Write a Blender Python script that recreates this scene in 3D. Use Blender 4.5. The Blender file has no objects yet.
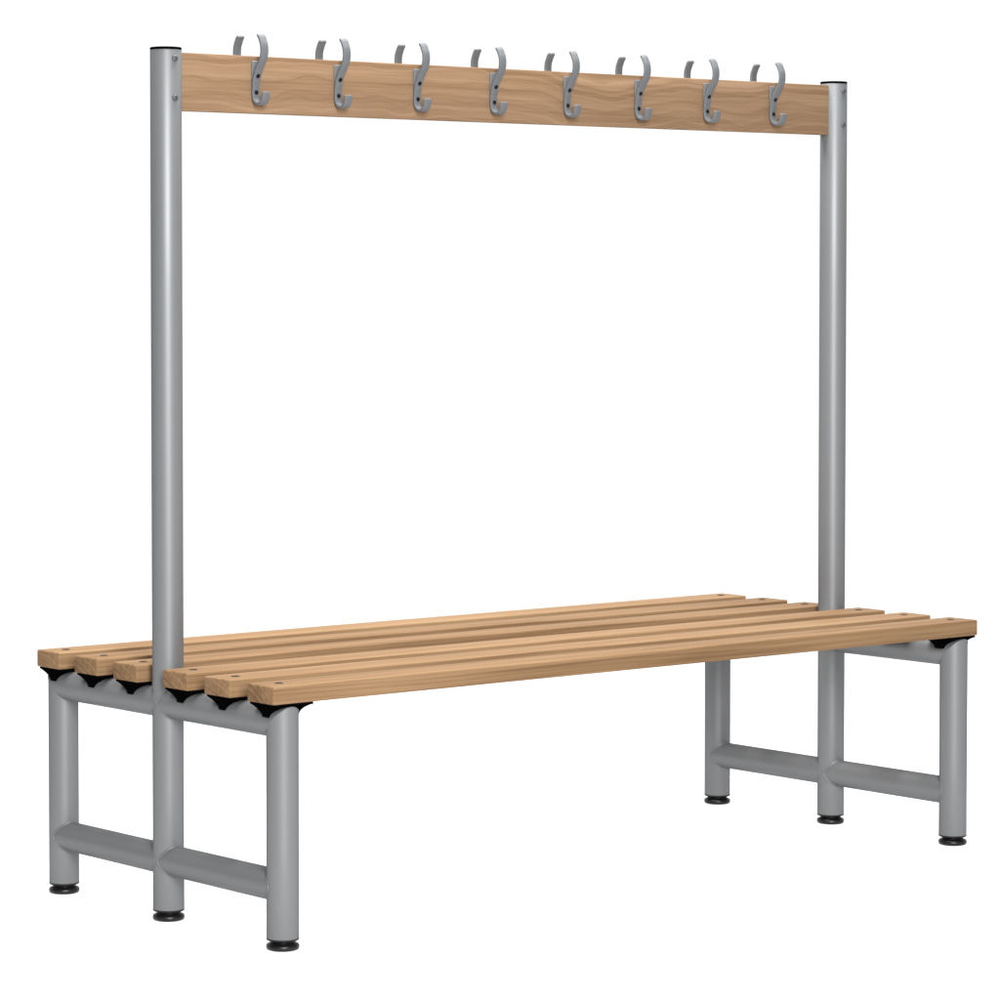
import bpy, bmesh, math
from mathutils import Vector, Matrix
scene = bpy.context.scene
DIM, BELOW = .12, 1.53
COL = scene.collection
R, L, W = 0.025, 1.5, 0.3067          # tube radius, frame spacing, leg offset
ZT, H = 0.0174, 1.3825                # bottom and top of tubes
ZS, TH, SW, SP, S0, XO = 0.4064, 0.0281, 0.0684, 0.1139, 0.0361, 0.0355   # slats
ZUP, ZLOW = 0.3480, 0.0962            # cross bars
RT, RB, RH = 1.3790, 1.2871, 0.010    # coat rail top, bottom, half thickness

# ------------------------------------------------------------------ materials
def newmat(name):
    m = bpy.data.materials.new(name); m.use_nodes = True
    nt = m.node_tree
    return m, nt, nt.nodes['Principled BSDF']

def N(nt, typ, **kw):
    n = nt.nodes.new(typ)
    for k, v in kw.items():
        if k in ('operation', 'blend_type', 'noise_dimensions', 'data_type', 'interpolation_type', 'clamp', 'normalize'):
            setattr(n, k, v)
        else:
            n.inputs[k].default_value = v
    return n

def math_(nt, op, a, b=None, c=None):
    n = nt.nodes.new('ShaderNodeMath'); n.operation = op
    for i, v in enumerate((a, b, c)):
        if v is None: continue
        if isinstance(v, (int, float)): n.inputs[i].default_value = v
        else: nt.links.new(v, n.inputs[i])
    return n.outputs[0]

def wood(name, light, mid, dark, centre, ringf, warp, figure, streak):
    """solid timber: growth rings round a far pith, stretched along X"""
    m, nt, bs = newmat(name)
    lk = nt.links.new
    tc = N(nt, 'ShaderNodeTexCoord'); oi = N(nt, 'ShaderNodeObjectInfo')
    off = N(nt, 'ShaderNodeCombineXYZ')
    lk(math_(nt, 'MULTIPLY', oi.outputs['Random'], 7.3), off.inputs[0])
    lk(math_(nt, 'MULTIPLY', oi.outputs['Random'], 0.05), off.inputs[1])
    lk(math_(nt, 'MULTIPLY', oi.outputs['Random'], 0.03), off.inputs[2])
    add = N(nt, 'ShaderNodeVectorMath'); add.operation = 'ADD'
    lk(tc.outputs['Object'], add.inputs[0]); lk(off.outputs[0], add.inputs[1])
    P = add.outputs[0]
    def noise(scale_vec, scale, detail=2, rough=.5):
        mp = nt.nodes.new('ShaderNodeMapping'); mp.inputs['Scale'].default_value = scale_vec
        lk(P, mp.inputs['Vector'])
        n = N(nt, 'ShaderNodeTexNoise', Scale=scale, Detail=detail, Roughness=rough)
        lk(mp.outputs[0], n.inputs['Vector']); return n.outputs['Fac']
    sep = N(nt, 'ShaderNodeSeparateXYZ'); lk(P, sep.inputs[0])
    y = math_(nt, 'SUBTRACT', sep.outputs[1], centre[0]); z = math_(nt, 'SUBTRACT', sep.outputs[2], centre[1])
    rad = math_(nt, 'SQRT', math_(nt, 'ADD', math_(nt, 'MULTIPLY', y, y), math_(nt, 'MULTIPLY', z, z)))
    w1 = math_(nt, 'MULTIPLY', math_(nt, 'SUBTRACT', noise((figure, 5, 5), 1.0, 1.5, .4), .5), warp)
    w2 = math_(nt, 'MULTIPLY', math_(nt, 'SUBTRACT', noise((figure*3.5, 30, 30), 1.0, 1, .4), .5), warp*.18)
    ring = math_(nt, 'MULTIPLY', math_(nt, 'ADD', rad, math_(nt, 'ADD', w1, w2)), ringf)
    n1 = N(nt, 'ShaderNodeTexNoise', noise_dimensions='1D', Scale=1.0, Detail=5.0, Roughness=.7)
    lk(ring, n1.inputs['W'])
    fine = noise((5, 420, 420), 1.0, 2, .6)
    blotch = noise((1.6, 14, 14), 1.0, 2, .5)
    f = math_(nt, 'ADD', math_(nt, 'MULTIPLY', n1.outputs['Fac'], .56),
              math_(nt, 'ADD', math_(nt, 'MULTIPLY', fine, .20), math_(nt, 'MULTIPLY', blotch, .26)))
    mid_n = noise((2.6, 110, 110), 1.0, 2, .6)
    f = math_(nt, 'ADD', f, math_(nt, 'MULTIPLY', math_(nt, 'SUBTRACT', mid_n, .5), .42*streak))
    f = math_(nt, 'ADD', f, math_(nt, 'MULTIPLY', math_(nt, 'SUBTRACT', oi.outputs['Random'], .5), .13*streak))
    cr = N(nt, 'ShaderNodeValToRGB'); e = cr.color_ramp.elements
    e[0].position = .39; e[0].color = (*dark, 1); e[1].position = .67; e[1].color = (*light, 1)
    q = cr.color_ramp.elements.new(.53); q.color = (*mid, 1)
    lk(f, cr.inputs[0])
    lk(cr.outputs[0], bs.inputs['Base Color'])
    bs.inputs['Roughness'].default_value = .52
    bs.inputs['Specular IOR Level'].default_value = .02
    bp = N(nt, 'ShaderNodeBump', Strength=.10, Distance=.0006)
    lk(fine, bp.inputs['Height']); lk(bp.outputs[0], bs.inputs['Normal'])
    return m

ASH = ((.222, .140, .077), (.176, .106, .056), (.116, .067, .034))
M_SLAT = wood('oiled_ash', *ASH, (.11, -.16), 95, .035, .8, .75)
RAILC = ((.218, .141, .087), (.172, .106, .062), (.126, .075, .042))
M_RAIL = wood('rail_ash', *RAILC, (.0, -.22), 46, .095, 3.4, .55)

def plain(name, colr, rough, spec=.5, metal=0.0, bump=0.0, bscale=900.0, edge=1.0):
    m, nt, bs = newmat(name)
    bs.inputs['Roughness'].default_value = rough
    bs.inputs['Specular IOR Level'].default_value = spec
    bs.inputs['Metallic'].default_value = metal
    bs.inputs['Specular Tint'].default_value = (edge, edge, edge, 1)
    tc = N(nt, 'ShaderNodeTexCoord')
    n = N(nt, 'ShaderNodeTexNoise', Scale=bscale, Detail=2.0)
    nt.links.new(tc.outputs['Object'], n.inputs['Vector'])
    mx = N(nt, 'ShaderNodeMix', data_type='RGBA')
    mx.inputs[6].default_value = (*[c*.94 for c in colr], 1); mx.inputs[7].default_value = (*[min(1, c*1.06) for c in colr], 1)
    nt.links.new(n.outputs['Fac'], mx.inputs[0]); nt.links.new(mx.outputs[2], bs.inputs['Base Color'])
    if bump:
        bp = N(nt, 'ShaderNodeBump', Strength=bump, Distance=.0003)
        nt.links.new(n.outputs['Fac'], bp.inputs['Height']); nt.links.new(bp.outputs[0], bs.inputs['Normal'])
    return m
M_TUBE = plain('silver_powder_coat', (.148, .152, .156), .46, .5, .42, .08, 1400, edge=.10)
M_HOOK = plain('cast_hook_metal', (.088, .092, .097), .6, .2, .0, .05)
M_STEEL = plain('screw_steel', (.06, .06, .065), .5, .3, .3)
M_SCR = plain('dull_slat_screw', (.018, .018, .019), .55, .1, .0)
M_DARK = plain('blackened_screw', (.004, .004, .005), .6, .1)
M_BLACK = plain('black_plastic', (.004, .004, .0045), .38, .3)
M_BRKT = plain('matt_black_plastic', (.0012, .0012, .0012), .7, .0)

# ------------------------------------------------------------------ helpers
def obj(name, bm, mat, parent=None, loc=(0, 0, 0), smooth=True, angle=35):
    """vertices in bm are given relative to loc"""
    bmesh.ops.recalc_face_normals(bm, faces=bm.faces)
    me = bpy.data.meshes.new(name); bm.to_mesh(me); bm.free()
    if mat: me.materials.append(mat)
    if smooth:
        for p in me.polygons: p.use_smooth = True
        me.set_sharp_from_angle(angle=math.radians(angle))
    return link(bpy.data.objects.new(name, me), parent, loc)

def link(o, parent, loc, rotz=0.0):
    COL.objects.link(o)
    if parent:
        o.parent = parent
    o.location = loc; o.rotation_euler = (0, 0, rotz)
    return o

def loft(rings, cap=True, closed=True):
    bm = bmesh.new(); vr = [[bm.verts.new(p) for p in r] for r in rings]
    n = len(vr[0])
    for a, b in zip(vr, vr[1:]):
        for i in range(n if closed else n-1):
            bm.faces.new((a[i], a[(i+1) % n], b[(i+1) % n], b[i]))
    if cap:
        bm.faces.new(vr[0]); bm.faces.new(vr[-1])
    return bm

def lathe(prof, n=64):
    return loft([[(r*math.cos(2*math.pi*i/n), r*math.sin(2*math.pi*i/n), z) for i in range(n)] for r, z in prof])

def into(bm, other):
    me = bpy.data.meshes.new('t'); other.to_mesh(me); other.free(); bm.from_mesh(me); bpy.data.meshes.remove(me)

SEG = 96
def circ(f): return [f(math.cos(2*math.pi*i/SEG), math.sin(2*math.pi*i/SEG)) for i in range(SEG)]

# ------------------------------------------------------------------ root thing
bench = bpy.data.objects.new('changing_room_bench', None); bench.empty_display_size = .1
COL.objects.link(bench)
bench['label'] = 'double sided slatted wooden bench on grey tube frames with tall coat hook rail'
bench['category'] = 'bench'

# ------------------------------------------------------------------ tubes
foot_bm = lathe([(.0001, 0), (.0215, 0), (.0244, .0012), (.0254, .0032), (.0255, .0066), (.0244, .0088),
                 (.0212, .0104), (.0188, .0114), (.0184, .0124), (.0200, .0136), (.0236, .0148),
                 (.0252, .0157), (.0253, .0176), (.0240, .0180), (.0001, .0180)])
foot0 = obj('levelling_foot', foot_bm, M_BLACK, None, (0, 0, 0), angle=50)
feet = [foot0]
def add_foot(parent):
    if foot0.parent is None and len(feet) == 1 and foot0.get('used') is None:
        foot0.parent = parent; foot0['used'] = 1; return foot0
    c = foot0.copy(); COL.objects.link(c); c.parent = parent; c.location = (0, 0, 0); return c

ez = .0016
for X in (0.0, L):
    # centre pole: one tube from floor to coat rail
    prof = [(R-.003, ZT+.0004), (R-.0006, ZT+.0003), (R, ZT+ez), (R, .2), (R, .6), (R, 1.0), (R, H-.001), (R-.0006, H), (R-.003, H)]
    p = obj('pole', lathe(prof, SEG), M_TUBE, bench, (X, 0, 0))
    add_foot(p)
    obj('end_cap', lathe([(.0001, -.006), (.022, -.006), (.022, 0.0002), (.0249, .0004), (.0252, .0012), (.0250, .0030), (.0240, .0040), (.020, .0044), (.0001, .0046)]),
        M_BRKT, p, (0, 0, H))
    for z in (1.3682, 1.3060):
        for s in (-1, 1):
            bm = lathe([(.0001, 0), (.0052, 0), (.0054, .0014), (.0048, .0025), (.0033, .0034), (.0019, .0037), (.0018, .0026), (.0001, .0026)], 32)
            bmesh.ops.rotate(bm, verts=bm.verts, matrix=Matrix.Rotation(math.radians(90*(-s)*-1), 3, 'X') if s < 0 else Matrix.Rotation(math.radians(-90), 3, 'X'))
            if s < 0:
                bmesh.ops.rotate(bm, verts=bm.verts, matrix=Matrix.Rotation(math.radians(180), 3, 'X'))
            # make sure the head points away from the tube
            if sum(v.co.y for v in bm.verts)*s < 0:
                bmesh.ops.rotate(bm, verts=bm.verts, matrix=Matrix.Rotation(math.radians(180), 3, 'X'))
            obj('bolt', bm, M_STEEL, p, (0, s*(R-.0004), z))
    for s in (-1, 1):
        # leg: mitred at its top into the seat bar
        rings = [circ(lambda c, q: (c*(R-.003), q*(R-.003), ZT+.0004)), circ(lambda c, q: (c*(R-.0006), q*(R-.0006), ZT+.0003)),
                 circ(lambda c, q: (c*R, q*R, ZT+ez)), circ(lambda c, q: (c*R, q*R, .15)), circ(lambda c, q: (c*R, q*R, .29)),
                 circ(lambda c, q: (c*R, q*R, ZUP + s*q*R))]
        lg = obj('leg', loft(rings), M_TUBE, bench, (X, s*W, 0), angle=30)
        add_foot(lg)
    # seat bar with mitred ends, meeting each leg on a 45 degree plane
    rings = [circ(lambda c, q: (c*R, -W - q*R, q*R)), circ(lambda c, q: (c*R, -.15, q*R)), circ(lambda c, q: (c*R, .15, q*R)), circ(lambda c, q: (c*R, W + q*R, q*R))]
    up = obj('cross_bar', loft(rings), M_TUBE, bench, (X, 0, ZUP), angle=30)
    Rl = .0246
    lo = obj('cross_bar', loft([circ(lambda c, q: (c*Rl, y, q*Rl)) for y in (-W, -.15, .15, W)]), M_TUBE, bench, (X, 0, ZLOW), angle=30)
    # weld beads along the saddle joints
    def bead(parent, yc, side, rb_, rad=.0013):
        rings = []
        n = 120
        pts = []
        for i in range(n):
            t = 2*math.pi*i/n
            x, z = rb_*math.cos(t), rb_*math.sin(t)
            pts.append(Vector((x, yc + side*math.sqrt(max(R*R - x*x, 0)), z)))
        for i, pnt in enumerate(pts):
            out = Vector((pnt.x, (pnt.y-yc), pnt.z)).normalized()
            tan = (pts[(i+1) % n]-pts[i-1]).normalized()
            a = (out - tan*out.dot(tan)).normalized(); b = tan.cross(a)
            wob = rad*(1+.12*math.sin(i*2.1)*math.sin(i*.37))
            rings.append([pnt + a*wob*math.cos(k*math.pi/4) + b*wob*1.5*math.sin(k*math.pi/4) for k in range(8)])
        rings.append(rings[0])
        bm = loft(rings, cap=False); bmesh.ops.remove_doubles(bm, verts=bm.verts, dist=1e-6)
        obj('weld_bead', bm, M_TUBE, parent, (0, 0, 0), angle=180)
    for par, q_ in ((up, R), (lo, Rl)):
        bead(par, 0, -1, q_); bead(par, 0, 1, q_)
    bead(lo, -W, 1, Rl); bead(lo, W, -1, Rl)
    def mitre(parent, s):
        pts = [Vector((R*math.cos(t), s*(W + R*math.sin(t)), R*math.sin(t))) for t in [2*math.pi*i/96 for i in range(96)]]
        rings = []
        for i, pnt in enumerate(pts):
            out = Vector((pnt.x, pnt.y - s*W, pnt.z)).normalized(); tan = (pts[(i+1) % 96]-pts[i-1]).normalized()
            a = (out - tan*out.dot(tan)).normalized(); b = tan.cross(a)
            rings.append([pnt - a*.0003 + a*.0007*math.cos(k*math.pi/4) + b*.0013*math.sin(k*math.pi/4) for k in range(8)])
        rings.append(rings[0]); bm = loft(rings, cap=False); bmesh.ops.remove_doubles(bm, verts=bm.verts, dist=1e-6)
        obj('weld_bead', bm, M_TUBE, parent, (0, 0, 0), angle=180)
    mitre(up, -1); mitre(up, 1)

# ------------------------------------------------------------------ seat slats
def rbox(x0, x1, y0, y1, z0, z1, r, seg=3):
    bm = bmesh.new(); bmesh.ops.create_cube(bm, size=1)
    for v in bm.verts:
        v.co = Vector(((x0 if v.co.x < 0 else x1), (y0 if v.co.y < 0 else y1), (z0 if v.co.z < 0 else z1)))
    bmesh.ops.bevel(bm, geom=list(bm.edges), offset=r, segments=seg, affect='EDGES', profile=.5)
    return bm

def screw_bm(r):
    bm = lathe([(.0001, -.004), (r*.9, -.004), (r, .0000), (r*.96, .0006), (r*.62, .0009), (r*.58, .0002), (r*.40, -.0012), (.0001, -.0014)], 32)
    return bm
slat_screw = screw_bm(.0070)
me_screw = bpy.data.meshes.new('screw'); bmesh.ops.recalc_face_normals(slat_screw, faces=slat_screw.faces); slat_screw.to_mesh(me_screw); slat_screw.free()
me_screw.materials.append(M_SCR)
for pl in me_screw.polygons: pl.use_smooth = True
me_screw.set_sharp_from_angle(angle=math.radians(40))

def bracket_mesh():
    """black saddle: plate under the slat, tapering lips down both sides of the bar.
    local origin on the bar axis, -X is the outer side"""
    bm = bmesh.new()
    ztop, zpl = ZS-TH-ZUP-.0003, R+.0015
    hw = SW/2-.0022
    into(bm, rbox(-.0315, .0420, -hw, hw, zpl, ztop, .0006, 1))
    for s in (-1, 1):
        rings = []
        n = 14; ztip = .0085
        for i in range(n+1):
            t = i/n
            z = zpl+.0008 + (ztip-zpl-.0008)*t
            inner = math.sqrt(max(R*R - z*z, 0))*.97 if z < R else 0.0
            k = (1-t)
            hy = .0075 + (hw-.0078)*(k**2.1)
            xo_ = (.0335 if s < 0 else .0345) - (.002)*(1-k) + (0 if s < 0 else .0072*k**3)
            if s < 0: xo_ = .0258 + .0054*k**1.5
            rings.append([(s*inner, -hy, z), (s*xo_, -hy, z), (s*xo_, hy, z), (s*inner, hy, z)])
        into(bm, loft(rings))
    return bm
bb = bracket_mesh(); bmesh.ops.recalc_face_normals(bb, faces=bb.faces)
me_br = bpy.data.meshes.new('saddle_bracket'); bb.to_mesh(me_br); bb.free(); me_br.materials.append(M_BRKT)

centres = [s*(S0+k*SP+SW/2) for s in (-1, 1) for k in range(3)]
for yc in centres:
    bm = rbox(-XO-.75, L-.75+XO, -SW/2, SW/2, -TH/2, TH/2, .0027)
    s = obj('seat_slat', bm, M_SLAT, bench, (.75, yc, ZS-TH/2), angle=40)
    for X in (0.0, L):
        link(bpy.data.objects.new('screw', me_screw), s, (X-.75, 0, TH/2), .4)
        link(bpy.data.objects.new('saddle_bracket', me_br), bench, (X, yc, ZUP), 0 if X == 0 else math.pi)

# ------------------------------------------------------------------ coat rail
bm = rbox(-.75+.0222, .75-.0222, -RH, RH, -(RT-RB)/2, (RT-RB)/2, .0016, 2)
rail = obj('coat_rail', bm, M_RAIL, bench, (.75, 0, (RT+RB)/2), angle=40)

# ------------------------------------------------------------------ hooks
prof = [(.0262, 1.4130), (.0305, 1.4085), (.0335, 1.4030), (.0364, 1.3965), (.0375, 1.3890), (.0370, 1.3810), (.0338, 1.3725),
        (.0275, 1.3640), (.0218, 1.3560), (.0172, 1.3470), (.0146, 1.3370), (.0134, 1.3265), (.0132, 1.3180), (.0145, 1.3105),
        (.0185, 1.3050), (.0245, 1.3022), (.0310, 1.3022), (.0368, 1.3050), (.0400, 1.3100), (.0412, 1.3160), (.0415, 1.3208)]
def catmull(p, m=4):
    out = []
    for i in range(len(p)-1):
        a, b, c, d = Vector(p[max(i-1, 0)]), Vector(p[i]), Vector(p[i+1]), Vector(p[min(i+2, len(p)-1)])
        for k in range(m):
            t = k/m
            out.append(.5*((2*b)+(c-a)*t+(2*a-5*b+4*c-d)*t*t+(3*b-a-3*c+d)*t**3))
    out.append(Vector(p[-1])); return out
ZH = 1.34
def hook_mesh():
    cur = catmull(prof); rings = []
    for i, q in enumerate(cur):
        t = (cur[min(i+1, len(cur)-1)]-cur[max(i-1, 0)]).normalized()
        nrm = Vector((-t.y, t.x))                      # in (out, z) plane
        e = min(i, len(cur)-1-i)
        sh = 1 if e > 1 else (.80 if e == 0 else .95)
        w, h, c = .0071*sh, .0023*sh, .0012
        sec = [(-w, -h+c), (-w+c*.3, -h+c*.3), (-w+c, -h), (w-c, -h), (w-c*.3, -h+c*.3), (w, -h+c), (w, h-c), (w-c*.3, h-c*.3), (w-c, h), (-w+c, h), (-w+c*.3, h-c*.3), (-w, h-c)]
        rings.append([(a, -(q.x+nrm.x*b), q.y+nrm.y*b-ZH) for a, b in sec])
    bm = loft(rings)
    into(bm, rbox(-.0066, .0066, -.0134, -.0101, 1.312-ZH, 1.3710-ZH, .0016, 3))
    into(bm, rbox(-.0050, .0050, -.0175, -.0120, 1.334-ZH, 1.352-ZH, .0010, 2))
    return bm
hooks = []
h0 = obj('coat_hook', hook_mesh(), M_HOOK, bench, (0, 0, ZH), angle=50)
for (yo, zz, tilt) in ((.0190+.0016, 1.3465, 24), (.0155+.0004, 1.3205, -3)):
    bm = lathe([(.0001, 0), (.0034, 0), (.0036, .0004), (.0033, .0007), (.0018, .0006), (.0014, -.0006+.0008), (.0001, .0002)], 24)
    bmesh.ops.rotate(bm, verts=bm.verts, matrix=Matrix.Rotation(math.radians(90+tilt), 3, 'X'))
    obj('screw', bm, M_DARK, h0, (0, -yo, zz-ZH))
first = True
for i in range(8):
    x = .1648 + i*.1662
    for rz in (0, math.pi):
        if first:
            h = h0; first = False
            h.location = (x, 0, ZH)
        else:
            h = h0.copy(); COL.objects.link(h); h.parent = bench; h.location = (x, 0, ZH); h.rotation_euler = (0, 0, rz)
            for ch in [c for c in h0.children]:
                c = ch.copy(); COL.objects.link(c); c.parent = h
if 'used' in foot0: del foot0['used']
for o in list(COL.objects):
    if 'used' in o: del o['used']

# ------------------------------------------------------------------ floor: white sheet, made translucent so added light below hides shadows
bm = bmesh.new(); bmesh.ops.create_circle(bm, cap_ends=True, radius=60, segments=96)
m, nt, bs = newmat('underlit_white_floor')
nt.nodes.remove(bs)
dif = N(nt, 'ShaderNodeBsdfDiffuse', Color=(.9, .9, .9, 1)); tr = N(nt, 'ShaderNodeBsdfTranslucent', Color=(.9, .9, .9, 1))
mx = N(nt, 'ShaderNodeMixShader'); mx.inputs[0].default_value = .7
nt.links.new(dif.outputs[0], mx.inputs[1]); nt.links.new(tr.outputs[0], mx.inputs[2])
nt.links.new(mx.outputs[0], nt.nodes['Material Output'].inputs['Surface'])
fl = obj('floor', bm, m, None, (.75, 0, -.0005), smooth=False); fl['kind'] = 'structure'

# ------------------------------------------------------------------ studio light
w = bpy.data.worlds.new('World'); scene.world = w; w.use_nodes = True
nt = w.node_tree; bg = nt.nodes['Background']
tc = N(nt, 'ShaderNodeTexCoord'); sep = N(nt, 'ShaderNodeSeparateXYZ'); nt.links.new(tc.outputs['Generated'], sep.inputs[0])
# a wide white studio backdrop behind the bench, dimmed elsewhere to darken tube edges, added glow below the floor
DX, DY = math.sin(math.radians(38)), math.cos(math.radians(38))
hlen = math_(nt, 'SQRT', math_(nt, 'ADD', math_(nt, 'MULTIPLY', sep.outputs[0], sep.outputs[0]), math_(nt, 'MULTIPLY', sep.outputs[1], sep.outputs[1])))
dot = math_(nt, 'ADD', math_(nt, 'MULTIPLY', sep.outputs[0], DX), math_(nt, 'MULTIPLY', sep.outputs[1], DY))
ca = math_(nt, 'DIVIDE', dot, math_(nt, 'MAXIMUM', hlen, .0001))
def ss(v, lo, hi):
    n = nt.nodes.new('ShaderNodeMapRange'); n.interpolation_type = 'SMOOTHSTEP'
    nt.links.new(v, n.inputs['Value']); n.inputs['From Min'].default_value = lo; n.inputs['From Max'].default_value = hi
    return n.outputs['Result']
lobe = math_(nt, 'MULTIPLY', ss(ca, .12, .62), math_(nt, 'SUBTRACT', 1.0, ss(sep.outputs[2], .45, .75)))
upper = math_(nt, 'MULTIPLY_ADD', lobe, 1.05-DIM, DIM)
below = math_(nt, 'SUBTRACT', 1.0, ss(sep.outputs[2], -.06, -.02))
val = math_(nt, 'MAXIMUM', upper, math_(nt, 'MULTIPLY', below, BELOW))
cmb = N(nt, 'ShaderNodeCombineXYZ')
for i in range(3): nt.links.new(val, cmb.inputs[i])
nt.links.new(cmb.outputs[0], bg.inputs['Color']); bg.inputs['Strength'].default_value = 1.0

def area(name, loc, target, sx, sy, power, colr=(1, 1, 1)):
    l = bpy.data.lights.new(name, 'AREA'); l.shape = 'RECTANGLE'; l.size = sx; l.size_y = sy; l.energy = power; l.color = colr
    o = bpy.data.objects.new(name, l); COL.objects.link(o); o.location = loc
    o.rotation_euler = (Vector(target)-Vector(loc)).to_track_quat('-Z', 'Y').to_euler(); return o
area('key_softbox', (-2.3, -5.1, 2.5), (.6, 0, 1.0), 1.6, 3.0, 700)
area('overhead_softbox', (.75, .2, 3.6), (.75, 0, 0), 2.4, 1.6, 390)

# ------------------------------------------------------------------ camera
cam = bpy.data.cameras.new('camera'); co = bpy.data.objects.new('camera', cam); COL.objects.link(co)
cam.sensor_width = 36; cam.lens = 3369.59/1000*36
cam.shift_x = (500-456.42)/1000; cam.shift_y = (410.37-500)/1000
cam.clip_start = .05; cam.clip_end = 500
co.location = (-3.0254, -4.42259, 1.02703)
co.rotation_euler = (math.pi/2-.04009, 0, -.68571)
scene.camera = co
scene.view_settings.view_transform = 'Standard'; scene.view_settings.look = 'None'
scene.view_settings.exposure = 0; scene.view_settings.gamma = 1
